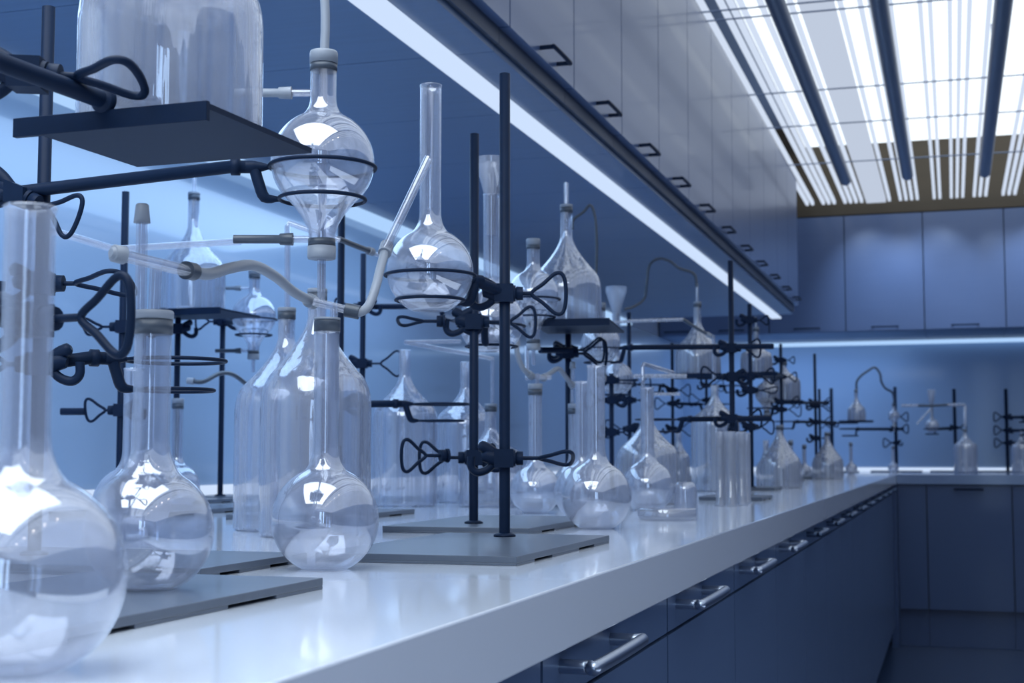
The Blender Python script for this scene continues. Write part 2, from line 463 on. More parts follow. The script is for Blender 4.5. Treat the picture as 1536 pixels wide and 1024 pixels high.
# slatted grille: one slat run per pitch, wide clear gaps where a slat is missing
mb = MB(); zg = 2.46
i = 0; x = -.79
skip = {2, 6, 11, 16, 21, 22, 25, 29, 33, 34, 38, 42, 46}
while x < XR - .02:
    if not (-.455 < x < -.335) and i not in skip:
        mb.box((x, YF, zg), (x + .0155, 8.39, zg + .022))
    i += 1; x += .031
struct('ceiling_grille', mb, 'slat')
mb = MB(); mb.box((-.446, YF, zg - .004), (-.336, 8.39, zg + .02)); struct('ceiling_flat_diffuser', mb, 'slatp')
mb = MB()
ys = [4.56, 4.66, 5.69, 6.30, 7.15, 3.7, 2.9, 2.1, 2.0, 1.1, .3, -.5, -1.4]
for y in ys: mb.cyl((-.79, y, zg - .006), (XR, y, zg - .006), .003, 8)
struct('ceiling_grille_wires', mb, 'wire')
for x, ye, lab in ((-.493, 7.35, 'dark round tube under the ceiling grille, beside the wall cabinets'),
                   (-.187, 7.30, 'dark round tube under the ceiling grille, middle of the three'),
                   (.182, 7.34, 'dark round tube under the ceiling grille, farthest from the wall cabinets')):
    r = root('ceiling_tube', (x, ye, 2.40), lab, 'ceiling tube', 'dark tubes hung under the ceiling grille')
    mb = MB(); mb.tube([(x, -1.5, 2.40), (x, ye, 2.40)], .029, 20); mb.build('tube', 'rail', r)
    mb = MB()
    for yy in (1.0, 3.0, 5.0, ye - .02): mb.cyl((x - .02, yy, 2.40), (x - .02, yy, 2.46), .006, 8)
    mb.build('hanger', 'steel', r)

# bench tops
mb = MB(); mb.box((XW + .006, YF, .85), (-.29, YW - .006, .90)); tag(mb.build('bench_top', 'bench', None, (-.29, 0, .85), .0015), 'long glossy white bench top carrying the glassware', 'bench top')
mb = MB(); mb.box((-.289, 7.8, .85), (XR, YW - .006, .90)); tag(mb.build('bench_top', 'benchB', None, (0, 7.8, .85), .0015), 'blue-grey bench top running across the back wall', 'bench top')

# base cabinets, long run
def bar(mb, p, q, out, r=.006):
    p = V(p); q = V(q); o = V(out)
    path = [p, p + o * .75, p + o, p + o + (q - p) * .06, q + o - (q - p) * .06, q + o, q + o * .75, q]
    mb.tube(smooth([p, p + o * .8, p + o + (q - p) * .05, q + o - (q - p) * .05, q + o * .8, q], 5), r, 12)
names = ['nearest the front', 'second from the front', 'third from the front', 'fourth from the front', 'fifth from the front', 'sixth from the front', 'seventh from the front',
         'eighth from the front', 'ninth from the front', 'tenth from the front', 'eleventh from the front', 'twelfth from the front', 'thirteenth from the front', 'fourteenth from the front']
nb = 0
proto = None
XF = -.31
edges = [0.57 + .51 * k for k in range(-1, 15)]
k = 0
for y0 in edges[:-1]:
    y1 = min(y0 + .51, 7.79)
    if y1 - y0 < .2: break
    lab = 'blue-grey base cabinet with thin drawer under the long bench, ' + names[k] if k < len(names) else 'blue-grey base cabinet at the far corner end of the long bench'
    k += 1
    r = root('base_cabinet', (XF, y0, 0), lab, 'cabinet', 'base cabinets under the long bench')
    mb = MB(); mb.box((XF - .55, y0 + .001, .11), (XF - .02, y1 - .001, .849)); mb.box((XF - .5, y0 + .001, .0), (XF - .07, y1 - .001, .11)); mb.build('carcass', 'carcass', r)
    mb = MB(); mb.box((XF - .019, y0 + .0035, .803), (XF, y1 - .0035, .848)); d = mb.build('drawer', 'door', r)
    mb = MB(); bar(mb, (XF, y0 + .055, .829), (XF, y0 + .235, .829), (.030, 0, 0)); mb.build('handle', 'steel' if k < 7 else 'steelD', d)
    mb = MB(); mb.box((XF - .019, y0 + .0035, .112), (XF, y1 - .0035, .799)); mb.build('door', 'door', r)
# back base cabinets
k = 0
for x0 in [-.289] + [-.1395 + .425 * i for i in range(6)]:
    x1 = -.1395 if k == 0 else x0 + .425
    lab = ['narrow blue filler cabinet in the corner under the back bench', 'blue base cabinet under the back bench, next to the corner filler', 'blue base cabinet under the back bench, second from the corner filler',
           'blue base cabinet under the back bench, third from the corner filler', 'blue base cabinet under the back bench, fourth from the corner filler', 'blue base cabinet under the back bench, fifth from the corner filler', 'blue base cabinet under the back bench, last before the side wall'][k]
    k += 1
    if x1 > XR: break
    r = root('base_cabinet', (x0, 7.82, 0), lab, 'cabinet', 'base cabinets under the back bench')
    mb = MB(); mb.box((x0 + .001, 7.842, .20), (x1 - .001, 8.5, .849)); mb.box((x0 + .001, 7.90, .0), (x1 - .001, 8.4, .20)); mb.build('carcass', 'carcass', r)
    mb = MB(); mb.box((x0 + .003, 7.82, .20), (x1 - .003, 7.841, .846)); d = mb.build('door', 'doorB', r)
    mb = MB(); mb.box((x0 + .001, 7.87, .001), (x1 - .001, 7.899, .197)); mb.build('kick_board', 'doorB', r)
    if x1 - x0 > .3:
        xc = (x0 + x1) / 2
        mb = MB(); bar(mb, (xc - .065, 7.82, .825), (xc + .065, 7.82, .825), (0, -.028, 0), .0055); mb.build('handle', 'iron', d)
mb = MB(); mb.box((-.33, 7.715, .11), (-.3105, 7.80, .849)); mb.box((-.33, 7.80, 0), (-.289, 7.845, .849)); struct('trim_2', mb, 'doorB')
# wall cabinets, long run
XU = -.74
k = 0
ups = [2.38 - .452 * i for i in range(8, 0, -1)] + [2.38 + .452 * i for i in range(0, 12)]
ups = [y for y in ups if y > 1.4]
for y0 in ups:
    y1 = min(y0 + .452, 7.42)
    if y1 - y0 < .15: break
    lab = 'blue-grey wall cabinet above the long bench, number %d counted from the back wall' % (len([y for y in ups if y < 7.2]) - k)
    k += 1
    r = root('wall_cabinet', (XU, y0, 1.73), lab, 'cabinet', 'wall cabinets above the long bench')
    mb = MB(); mb.box((XW + .001, y0 + .001, 1.722), (XU - .03, y1 - .001, 2.42)); mb.build('carcass', 'soffit', r)
    mb = MB(); mb.box((XU - .02, y0 + .003, 1.765), (XU, y1 - .003, 2.42)); d = mb.build('door', 'doorU', r)
    yc = (y0 + y1) / 2 + .03
    mb = MB(); bar(mb, (XU, yc - .06, 1.781), (XU, yc + .06, 1.781), (.028, 0, 0), .0045); mb.build('handle', 'iron', d)
    mb = MB(); mb.box((XU - .029, y0 + .001, 1.735), (XU - .0205, y1 - .001, 2.419)); mb.build('front_rail', 'carcass', r)
# light rail strip below doors
r = root('light_fitting', (-.867, 0, 1.72), 'long white light strip under the front edge of the wall cabinets', 'light')
mb = MB(); mb.box((-.893, 1.48, 1.7135), (-.843, 7.49, 1.7215)); mb.build('diffuser', 'led', r)
r = root('light_fitting', (-1.66, 0, 1.72), 'light strip along the splashback under the wall cabinets', 'light')
mb = MB(); mb.box((XW + .008, 1.48, 1.700), (-1.640, 7.49, 1.7215)); mb.build('diffuser', 'ledw', r)
r = root('light_fitting', (-1.69, 0, .905), 'thin glowing band added along the foot of the long splashback', 'light')  # glowing band stands in for the bright band at the wall foot
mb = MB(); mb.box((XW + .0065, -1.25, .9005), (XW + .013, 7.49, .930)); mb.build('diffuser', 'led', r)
r = root('light_fitting', (0, YW - .02, .905), 'thin glowing band standing in for the reflection at the foot of the back splashback', 'light')  # emissive band in place of the bright reflection above the back bench
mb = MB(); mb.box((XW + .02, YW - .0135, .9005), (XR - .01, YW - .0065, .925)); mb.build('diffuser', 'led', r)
# wall cabinets across the back
k = 0
for x0 in [-1.693, -1.4715] + [-1.0285 + .4445 * i for i in range(8)]:
    x1 = {0: -1.4715, 1: -1.0285}.get(k, x0 + .4445)
    if x1 > XR: break
    lab = 'blue wall cabinet above the back bench, ' + ['slim one in the left corner', 'beside the slim corner one', 'third from the left corner', 'fourth from the left corner', 'fifth from the left corner', 'sixth from the left corner', 'seventh from the left corner', 'eighth from the left corner', 'ninth from the left corner', 'tenth from the left corner'][k]
    k += 1
    r = root('wall_cabinet', (x0, YB, 1.72), lab, 'cabinet', 'wall cabinets above the back bench')
    mb = MB(); mb.box((x0 + .001, YB + .021, 1.722), (x1 - .001, YW - .001, 2.405)); mb.build('carcass', 'soffit', r)
    mb = MB(); mb.box((x0 + .003, YB, 1.725), (x1 - .003, YB + .02, 2.405)); d = mb.build('door', 'doorU', r, bevel=.001)
    xc = (x0 + x1) / 2
    mb = MB(); bar(mb, (xc - .07, YB, 1.745), (xc + .07, YB, 1.745), (0, -.02, 0), .004); mb.build('handle', 'iron', d)
r = root('light_fitting', (0, YW - .03, 1.72), 'light strip along the back wall under the back wall cabinets', 'light')
mb = MB(); mb.box((XW + .01, YW - .06, 1.700), (XR - .01, YW - .008, 1.7215)); mb.build('diffuser', 'ledw', r)

# ================================================================== NEAR GLASSWARE
G3 = 'round-bottomed flasks standing on the bench'
# flask at the very front
r = flask(G(27, .668), 'large round flask with open neck at the front edge of the bench, nearest the camera', R=.0485, nr=.0117, H=.2175, w=.0016, mat='glassF')
# flask with T tube on the first base plate
d2 = .985; z2 = CT + .0085
p2 = G(222, d2, z2); R2f = .0440
H2 = zat(480, d2) - z2
r2 = flask(p2, 'round flask with banded stopper and T tube standing on grey base plate', R=R2f, nr=.0126, H=H2)
r2.name = 'round_bottom_flask'
cork(r2, None, H2, .0126, h=.0065, hd=.010)
mb = MB(); gtube(mb, [P(210, 540, d2), P(213, 333, d2)], .0040); t = mb.build('vent_tube', 'glassN', r2)
mb = MB(); q = P(213, 332, d2); mb.lathe([(0, .0125), (.0035, .0125), (.0045, .0115), (.0058, -.001), (0, -.001)], q, 24); mb.build('tube_cap', 'rubber', t)
mb = MB(); gtube(mb, [P(231, 470, d2), P(234, 402, d2)], .0042); gtube(mb, [P(176, 381, d2 - .04), P(288, 408, d2 + .02)], .0043); t = mb.build('tee_tube', 'glassN', r2)
a = P(186, 383, d2 - .037); b_ = P(170, 379.5, d2 - .043)
mb = MB(); mb.tube([a, a + (b_ - a) * .99, a + (b_ - a) * 1.0], [.0062, .0060, .0045], 18); mb.tube([a + (b_ - a), a + (b_ - a) * 1.25], [.0045, .0030], 16); mb.build('tube_cap', 'rubber', t)
# hose towards the centre flask
dh = lambda t: d2 + .02 + (1.27 - d2) * t
hose([P(283, 406, dh(0)), P(312, 411, dh(.12)), P(345, 402, dh(.3)), P(380, 398, dh(.45)), P(412, 414, dh(.6)), P(440, 437, dh(.8)), P(467, 452, dh(1))],
     'pale wavy rubber hose joining the tee tube to the centre flask', r=.0044, ends=(2, 1))
# centre flask
d3 = 1.27; p3 = G(487, d3)
H3 = zat(497, d3) - CT
r3 = flask(p3, 'round flask with long banded neck in the centre under the ringed bulb', R=.0475, nr=.0110, H=H3)
mb = MB(); mb.lathe([(0, H3 + .010), (.0112, H3 + .010), (.0118, H3 + .009), (.0118, H3), (0, H3)], p3, 32); o = mb.build('stopper', 'rubberD', r3)
mb = MB(); mb.lathe([(0, .0122), (.0118, .0122), (.0118, .0102), (0, .0102)], p3 + V((0, 0, H3)), 32); mb.build('stopper_lip', 'rubber', o)
mb = MB(); gtube(mb, [P(502, 600, d3), P(501, 463, d3)], .0036); gtube(mb, [P(470, 452, d3), P(530, 467, d3 + .01)], .0037); mb.build('tee_tube', 'glassN', r3)
hose([P(526, 466, 1.28), P(540, 468, 1.28), P(553, 458, 1.29), P(563, 432, 1.30), P(571, 400, 1.32), P(579, 372, 1.34)], 'pale bent rubber hose rising between centre flask and slanted glass rod', r=.0043, ends=(2, 1))
grod([P(578, 374, 1.335), P(611, 305, 1.34), P(644, 236, 1.345)], 'slanted thin glass rod rising from the bent hose in front of the ringed flask', r=.0042)
# ringed separating bulb S1
dS = 1.33; pS = P(484, 243, dS)
s1, zt, zb = sep_funnel(pS, 'large separating bulb held in two black rings, hose rising from its stopper', R=.0487, nr=.0122, up=.046, dn=.052)
hose([P(487, 90, dS), P(487, 70, dS), P(488, 40, dS), P(487, 0, dS), P(480, -60, dS), P(440, -120, dS)], 'thick rubber hose rising from the stopper of the large separating bulb', r=.0043, ends=(1, 0))
mb = MB(); gtube(mb, [P(482, 396, dS), P(482, 476, dS)], .0038); mb.build('drip_tube', 'glassN', s1)
# ringed flask F4
d4 = 1.56; p4 = P(645, 407, d4); pb4 = V((p4.x, p4.y, p4.z - .0435))
f4 = flask(pb4, 'round flask with tall open neck held in two black rings beside the tallest stand rod', R=.0478, nr=.0117, H=P(645, 128, d4).z - pb4.z)

# --- stands
stA0 = stand((-.555, .66), 'stand whose grey plate carries the tee-tube flask at the near end', offx=0, offy=.055, l=.385)
pA = G(51, 1.33)
r = stand((pA.x, pA.y), 'stand behind the front flasks with dark rod in front of the bright splashback', w=.33, l=.2, offx=.065, offy=.1, top=zat(10, 1.33))
PA = V((pA.x, pA.y, 0))
st1 = stand((-.4886, 1.551), 'tallest-looking stand in the middle on the nearest full grey plate', offx=.008, offy=.306, l=.365)
st2 = stand((-.622, 1.835), 'stand just left of and behind the tallest middle stand', offx=.008, offy=.10, l=.365)
P1 = V((-.4886, 1.551, 0)); P2v = V((-.622, 1.835, 0))
pC = G(178, 2.37); stand((pC.x, pC.y), 'stand with dark rod behind the tee tube near the splashback', top=1.4435); PC = xyz(pC, 0)
pE = G(508, 2.45); stand((pE.x, pE.y), 'stand seen just right of the centre flask neck', offx=.02, offy=.25, l=.3); PE = xyz(pE, 0)
pF = G(542, 3.11); stand((pF.x, pF.y), 'thin far stand between the centre flask and the ringed flask', w=.16, l=.2); PF = xyz(pF, 0)

# --- platform with the big bottle (top of the near end)
def platform(c, w, l, z, label, armpts, bossp, a, wb=(0, 0, 1), lip=.010, group='iron shelf platforms on stands', yaw=0, size=.05, wr=.0030):
    r = root('shelf_clamp', (bossp[0], bossp[1], bossp[2]), label, 'clamp', group)
    rot = Matrix.Rotation(yaw, 3, 'Z')
    mb = MB(); mb.box((-w / 2, -l / 2, -.004), (w / 2, l / 2, 0), rot, (c[0], c[1], z))
    pl = mb.build('platform', 'iron', r)
    mb = MB(); mb.box((-w / 2, -l / 2 - .0045, -.012), (w / 2, -l / 2, .0015), rot, (c[0], c[1], z)); mb.build('platform_lip', 'iron', r, bevel=.0005)
    if armpts:
        e = V(armpts[-1]); s = V(armpts[0]); d = (e - s).normalized()
        mb = MB(); mb.tube([s, e], .0062, 16); mb.tube([e - d * .002, e, e + d * .0001, e + d * .006], [.0062, .0088, .0092, .0085], 16); mb.build('arm_rod', 'iron', r)
    boss(r, V(bossp), a, wb, size, wr)
    return r
zp = 1.235
def onz(x, y, z):
    q, hc = ray(x, y); return q * ((z - 1) / q.z) + V((0, 0, 1))
nr_, fr_, fl_ = onz(302, 157, zp), onz(480, 221, zp), onz(217, 242, zp)
w_ = (fr_ - fl_).length; l_ = (fr_ - nr_).length
dirx = (fr_ - fl_).normalized(); yaw = math.atan2(dirx.y, dirx.x)
pc = (nr_ + fl_) / 2
print('platform', w_, l_, math.degrees(yaw), pc, math.degrees(math.atan2((fr_-nr_).y, (fr_-nr_).x)))
bp = P(44, 112, .93)
platform((pc.x, pc.y), w_, l_, zp, 'black shelf clamp holding the big bottle up at the near end', [P(-70, 68, .84), P(152, 149, .96)], bp, P(140, 108, .93) - P(84, 106, .93),
         wb=(-HX, -HY, .22), yaw=yaw, size=.056, wr=.0030)
bottle((P(255, 190, 1.04).x, P(255, 190, 1.04).y, zp + .0005), 'big round-shouldered bottle on the black shelf at upper left', R=.0675, Hs=.10, Hn=.15, H=.19)

# --- clamps near
rightv = V((RX, RY, 0)); toward = V((-HX, -HY, 0))
zS = zat(250, dS)
ring_clamp(P(30, 294, 1.32), rightv * .85 + toward * .2 + V((0, 0, -.34)), 'black ring clamp whose long arm carries the large separating bulb', ringc=xyz(pS, zat(251, dS)), R1=.0500, R2=.0405, dz=zat(251, dS) - zat(299, dS), size=.044, wr=.0024, stem=.012, back=.03,
           b=(0, 0, 1))
cE = P(264, 541, 1.40)
ring_clamp(xyz(PA, zat(546, 1.33)), rightv * -1, 'empty pair of black rings clamped around the neck of the tee-tube flask', ringc=cE, R1=.0485, R2=.0375, dz=zat(541, 1.4) - zat(585, 1.4), size=.04)
ring_clamp(xyz(PA, zat(425, 1.33)), rightv, 'parked black clamp with flat-lying wing above the big triangular wing nut', b=toward + V((0, 0, .25)), size=.07, stem=.012)
# big triangular wing on a rod from the near stand
q = P(46, 480, .90)
r = ring_clamp(q, rightv + toward * .5, 'black clamp with the largest triangular wing nut beside the front flask neck', b=(0, 0, 1), size=.053, wr=.0028, stem=.022)
mb = MB(); s0 = V((-.555, .66, q.z)); mb.tube([s0 - (q - s0) * .1, q - (q - s0) * .05], .0062, 14); mb.build('arm_rod', 'iron', r)
# middle stand
ring_clamp(xyz(P1, zat(440, 1.626)), rightv, 'black ring clamp holding the tall-necked flask on the tallest middle stand', ringc=xyz(p4, zat(413, d4)), R1=.0495, R2=.0375, dz=zat(413, d4) - zat(450, d4), size=.052, stem=.011)
ring_clamp(xyz(P1, zat(687, 1.626)), rightv, 'parked black clamp low on the tallest middle stand', b=toward + V((0, 0, .35)), size=.05, stem=.02)
# second stand
d5 = 2.08; p5 = P(737, 483, d5)
ring_clamp(xyz(P2v, zat(483, 1.94)), rightv, 'black ring clamp holding the funnel-topped flask on the second stand', ringc=xyz(p5, zat(489, d5)), R1=.0495, R2=.0375, dz=.030, size=.045, stem=.03, hook=True)
ring_clamp(xyz(P2v, zat(686, 1.94)), rightv * -1, 'parked black clamp low on the second stand with two wings', size=.046, stem=.019)
r = ring_clamp(xyz(P2v, zat(483, 1.94)) + V((0, 0, .001)) - rightv * .03, rightv * -1, 'small flat-winged clamp left of the funnel flask rings', b=toward + V((0, 0, .2)), size=.045, stem=.02, block=False)
ring_clamp(xyz(P2v, zat(683, 1.94)) - rightv * .026 + toward * .01, rightv * -1 + toward * .5, 'second triangular wing clamp low beside the second stand', size=.046, stem=.022, hook=False, block=False)
# funnel-topped flask
f5b = V((p5.x, p5.y, p5.z - .0435))
H5 = zat(292, d5) - f5b.z
r5 = flask(f5b, 'tall-necked flask topped by a wide glass funnel, in rings behind the middle stand', R=.0478, nr=.0117, H=H5)
def funnel(r, p, zrel, nr, Rt, h, name='funnel'):
    mb = MB(); pr = [(nr * .6, zrel - .06), (nr * .7, zrel), (nr * .98, zrel + .002), (Rt * .95, zrel + h * .78), (Rt, zrel + h * .84), (Rt, zrel + h)]
    mb.lathe(pr, p, 40); mb.lathe([(a - .0012, b) for a, b in pr], p, 40); return mb.build(name, 'funnel', r)
funnel(r5, f5b, H5, .0117, .0235, zat(237, d5) - zat(292, d5))

# --- stand C clamps (left rear)
ring_clamp(xyz(PC, zat(490, 2.37)), rightv * -1, 'black clamp with stub rod halfway up the stand behind the tee tube', size=.04, stem=.015, b=toward + V((0, 0, .9)))
r = ring_clamp(xyz(PC, zat(615, 2.37)), rightv * -1, 'black clamp low on the stand behind the tee tube', size=.044, stem=.006, b=toward * .4 + V((0, 0, .9)))
mb = MB(); mb.cyl(xyz(PC, zat(617, 2.37)) - rightv * .10, xyz(PC, zat(617, 2.37)) - rightv * .06, .006); mb.build('arm_rod', 'iron', r)
r = bpy.data.objects['boss_clamp'] if 'boss_clamp' in bpy.data.objects else None

# --- left rear shelf + bottle + second separating bulb
c = P(300, 470, 2.95); zq = zat(466, 2.9)
sC = G(262, 2.98)
stand((sC.x, sC.y), 'far stand carrying the rear shelf near the splashback', top=zq - .006, w=.14, l=.2)
platform((c.x, c.y), .19, .17, zq, 'black shelf clamp holding a bottle near the splashback', None, V((sC.x, sC.y, zq - .03)), rightv * -1, size=.04, wr=.0026)
rb5 = bottle((P(288, 466, 2.92).x, P(288, 466, 2.92).y, zq + .0005), 'stoppered bottle on the rear black shelf near the splashback', R=.067, Hs=.088, Hn=.165, H=zat(293, 2.92) - zq, stop=True, tube=.05)
pS2 = P(381, 474, 3.08)
s2, _, _ = sep_funnel(pS2, 'small far separating bulb in rings near the splashback, left of the bottles', R=.0475, nr=.0118, up=.042, dn=.055)
pG = G(330, 3.25); stand((pG.x, pG.y), 'far stand carrying the small separating bulb near the splashback', top=zat(480, 3.25) + .01, w=.14, l=.2)
ring_clamp(xyz(pG, zat(482, 3.25)), rightv * -1, 'black ring clamp around the small far separating bulb', ringc=xyz(pS2, zat(479, 3.08)), R1=.0495, R2=.039, dz=.034, size=.04)
for i, (xx, yy, dd, lb) in enumerate(((258, 606, 2.6, 'flask with banded neck seen behind the tee-tube flask'), )):
    g = G(264, 2.75); rr = flask(g, lb, R=.045, nr=.0105, H=.20, stop=True)
g = G(196, 1.72); flask(g, 'open-necked flask half hidden behind the tee-tube flask', R=.046, nr=.0118, H=.205)
hose([P(285, 571, 2.6), P(305, 572, 2.6), P(330, 560, 2.65), P(350, 562, 2.7), P(372, 578, 2.75)], 'thin dark hose curving left of the big bottles', r=.0042, ends=(1, 0), mat='rubberD')
# long glass tubes crossing the upper left
grod([P(60, 341, 1.75), P(120, 358, 1.78), P(182, 377, 1.8)], 'long thin glass tube sloping behind the front flask neck', r=.0048)
grod([P(180, 373, 1.5), P(360, 362, 1.42)], 'long level glass tube leading to the lower hose of the large bulb', r=.0036)
# bent tube of the left big bottle
dB1 = 1.94; dB2 = 1.79
pB1 = G(426, dB1); pB2 = G(472, dB2)
b1 = bottle(pB1, 'big stoppered bottle on the left of the centre pair', R=.0685, stop=True, H=zat(468, dB1) - CT, Hn=zat(520, dB1) - CT, Hs=zat(600, dB1) - CT)
mb = MB(); gtube(mb, smooth([P(431, 500, dB1), P(431, 400, dB1), P(431, 340, dB1)], 3) + smooth([P(433, 334, dB1), P(470, 347, dB1), P(510, 360, dB1)], 3), .0040); mb.build('bent_tube', 'glassN', b1)
b2 = bottle(pB2, 'big bottle behind the centre flask, right of the centre pair', R=.0695, stop=True, H=zat(440, dB2) - CT, Hn=zat(490, dB2) - CT, Hs=zat(590, dB2) - CT)
hose([P(508, 358, 1.96), P(530, 367, 2.0), P(556, 377, 2.05)], 'straight dark hose on the bent tube between the rods', r=.0040, ends=(0, 1), mat='rubberD')
grod([P(556, 378, 2.05), P(575, 386, 2.1)], 'short glass tube end beyond the straight dark hose', r=.003)
# bottles right of centre
bB3 = bottle(G(606, 2.85), 'open bottle right of the centre flask, left of three in a row', R=.066, Hs=zat(620, 2.85) - CT, Hn=zat(572, 2.85) - CT, H=zat(525, 2.85) - CT)
bottle(G(698, 3.08), 'open bottle behind the second stand, middle of three in a row', R=.066, Hs=.175, Hn=.235, H=zat(543, 3.08) - CT)
b4 = bottle(G(736, 2.82), 'stoppered bottle between the two middle rods, right of three in a row', R=.064, Hs=zat(700, 2.82) - CT + .02, Hn=zat(650, 2.82) - CT, H=zat(610, 2.82) - CT, stop=True)
mb = MB(); gtube(mb, [P(738, 640, 2.82), P(739, 540, 2.82)], .0042); mb.build('glass_tube', 'glassN', b4)
grod([P(739, 538, 2.82), P(700, 530, 2.7), P(660, 523, 2.6), P(608, 513, 2.5)], 'thin glass tube sloping down to the right behind the low clamps', r=.0042)
grod([P(608, 513, 2.5), P(690, 512, 2.6)], 'level thin glass tube meeting the sloping tube in a point', r=.0040)
zr = zat(606, 2.45)
ring_clamp(xyz(PE, zr), rightv * -1, 'black ring clamp with empty rings in front of the open bottle', ringc=P(662, 606, 2.5), R1=.050, R2=.040, dz=zat(606, 2.5) - zat(631, 2.5), size=.04)
ring_clamp(xyz(PF, zat(545, 3.11)), rightv, 'small black clamp with square wing on the thin far stand', size=.06, stem=.02)
ring_clamp(xyz(PF, zat(460, 3.11)), rightv * -1, 'long black arm from the thin far stand to the bulb behind the ringed flask', ringc=P(700, 461, 3.2), R1=.049, R2=.038, dz=.03, size=.04)

# ================================================================== SECOND SET-UP (centre right)
M['glass'] = M['glassM']
f6 = flask(G(803, 2.48), 'round flask with banded stopper right of the tallest rod', R=.0440, nr=.0118, H=zat(584, 2.48) - CT, stop=True)
f7 = flask(G(862, 2.78), 'round flask with tee tubes partly hidden behind the front right flask', R=.0440, nr=.0115, H=zat(613, 2.78) - CT, stop=True)
mb = MB(); gtube(mb, [P(858, 640, 2.78), P(859, 552, 2.78)], .0042); t = mb.build('vent_tube', 'glassN', f7)
mb = MB(); mb.lathe([(0, .012), (.005, .011), (.0062, -.002), (0, -.002)], P(859, 551, 2.78), 16); mb.build('tube_cap', 'rubber', t)
mb = MB(); gtube(mb, [P(868, 608, 2.78), P(868, 578, 2.78)], .0042); gtube(mb, [P(856, 575, 2.76), P(884, 577, 2.8)], .0042); mb.build('tee_tube', 'glassN', f7)
mb = MB(); gtube(mb, [P(798, 565, 2.48), P(826, 566, 2.5)], .0045); gtube(mb, [P(806, 576, 2.48), P(806, 560, 2.48)], .0042); mb.build('tee_tube', 'glassN', f6)
pS3 = P(800, 443, 2.62)
s3, _, _ = sep_funnel(pS3, 'separating bulb in rings between the tallest rod and the shelf bottle', R=.0475, nr=.0120, up=.046, dn=.062, arms=False)
hose([P(816, 566, 2.5), P(826, 559, 2.55), P(838, 553, 2.6), P(849, 566, 2.7), P(858, 577, 2.76)], 'wavy pale hose joining the two stoppered flasks right of the tallest rod', r=.0046)
hose([P(774, 512, 2.45), P(777, 535, 2.45), P(785, 553, 2.46), P(796, 563, 2.48)], 'bent pale hose just right of the tallest rod', r=.0046)
mb = MB(); gtube(mb, [P(790, 520, 2.62), P(791, 568, 2.55)], .0045); mb.build('drip_tube', 'glassN', s3)
f8 = flask(G(895, 1.96), 'round flask with wide open neck at the bench front right of the stands', R=.0482, nr=.0123, H=zat(548, 1.96) - CT)
flask(G(874, 2.28), 'open flask tucked directly behind the wide-necked front flask', R=.0455, nr=.0112, H=zat(572, 2.28) - CT)
f9 = flask(G(972, 2.62), 'round open flask with bent tube, right of the wide-necked flask', R=.0478, nr=.0125, H=zat(581, 2.62) - CT)
mb = MB(); gtube(mb, smooth([P(965, 640, 2.62), P(964, 550, 2.62)], 2) + smooth([P(966, 546, 2.62), P(1010, 559, 2.8)], 2), .0042); mb.build('bent_tube', 'glassN', f9)
# shelf and bottle 2
zq2 = zat(482, 2.65); c2 = P(866, 490, 2.74)
gs = G(853, 2.86); stand((gs.x, gs.y), 'short stand under the shelf bottle right of the tallest rod', top=zq2 - .005, l=.2, w=.16)
platform((c2.x, c2.y), .155, .26, zq2, 'black shelf clamp holding the bottle right of the tallest rod', [P(810, 525, 2.8), P(860, 525, 2.86)], V((gs.x, gs.y, zq2 - .045)), rightv, yaw=PS * .4, size=.06, wr=.003)
bb = P(850, 480, 2.76)
b5 = bottle((bb.x, bb.y, zq2 + .0005), 'stoppered bottle on the black shelf right of the tallest rod', R=.068, Hs=zat(425, 2.76) - zq2, Hn=zat(365, 2.76) - zq2, H=zat(312, 2.76) - zq2, stop=True, tube=.05)
hose([P(858, 345, 3.0), P(860, 330, 3.0), P(875, 318, 3.0), P(886, 308, 3.0), P(893, 330, 3.0), P(895, 370, 3.0), P(894, 410, 3.0)], 'thin looping hose behind the shelf bottle', r=.0032, ends=(0, 0), mat='rubberD')
ring_clamp(P(852, 525, 2.9), rightv, 'black clamp with wing nut under the shelf bottle', size=.055)
# rings of S3
ring_clamp(xyz(G(757, 2.95), zat(450, 2.95)), rightv * -1, 'black ring clamp around the separating bulb behind the tallest rod', ringc=xyz(pS3, zat(449, 2.62)), R1=.0495, R2=.040, dz=.033, size=.04)
g = G(757, 2.95); stand((g.x, g.y), 'stand hidden directly behind the tallest rod', top=1.30, l=.2, w=.14)

# small ware on the bench right
p = G(1028, 2.62); r = root('bell_jar', p, 'small clear bell jar behind the flat dish', 'jar')
mb = MB(); pr = [(.0215, 0), (.0215, .035)] + [(.0115 + .010 * math.cos(a), .035 + .0165 * math.sin(a)) for a in [PI / 2 * i / 8 for i in range(1, 9)]] + [(0, .0525)]
mb.lathe(pr, p, 40); mb.lathe([(max(a - .0013, 0), b - .001 if b > .01 else b) for a, b in pr], p, 40); mb.build('body', 'glass', r)
p = G(1001, 2.24)
r = root('petri_dish', p, 'flat clear glass dish at the bench front', 'dish')
mb = MB(); mb.lathe([(0, .001), (.044, .001), (.045, .004), (.045, .0135), (.0435, .0135), (.0435, .004), (0, .003)], p, 48); o = mb.build('base', 'funnel', r)
mb = MB(); mb.lathe([(.0465, .006), (.0465, .0165), (.045, .018), (0, .018)], p, 48); mb.build('lid', 'glass', r)
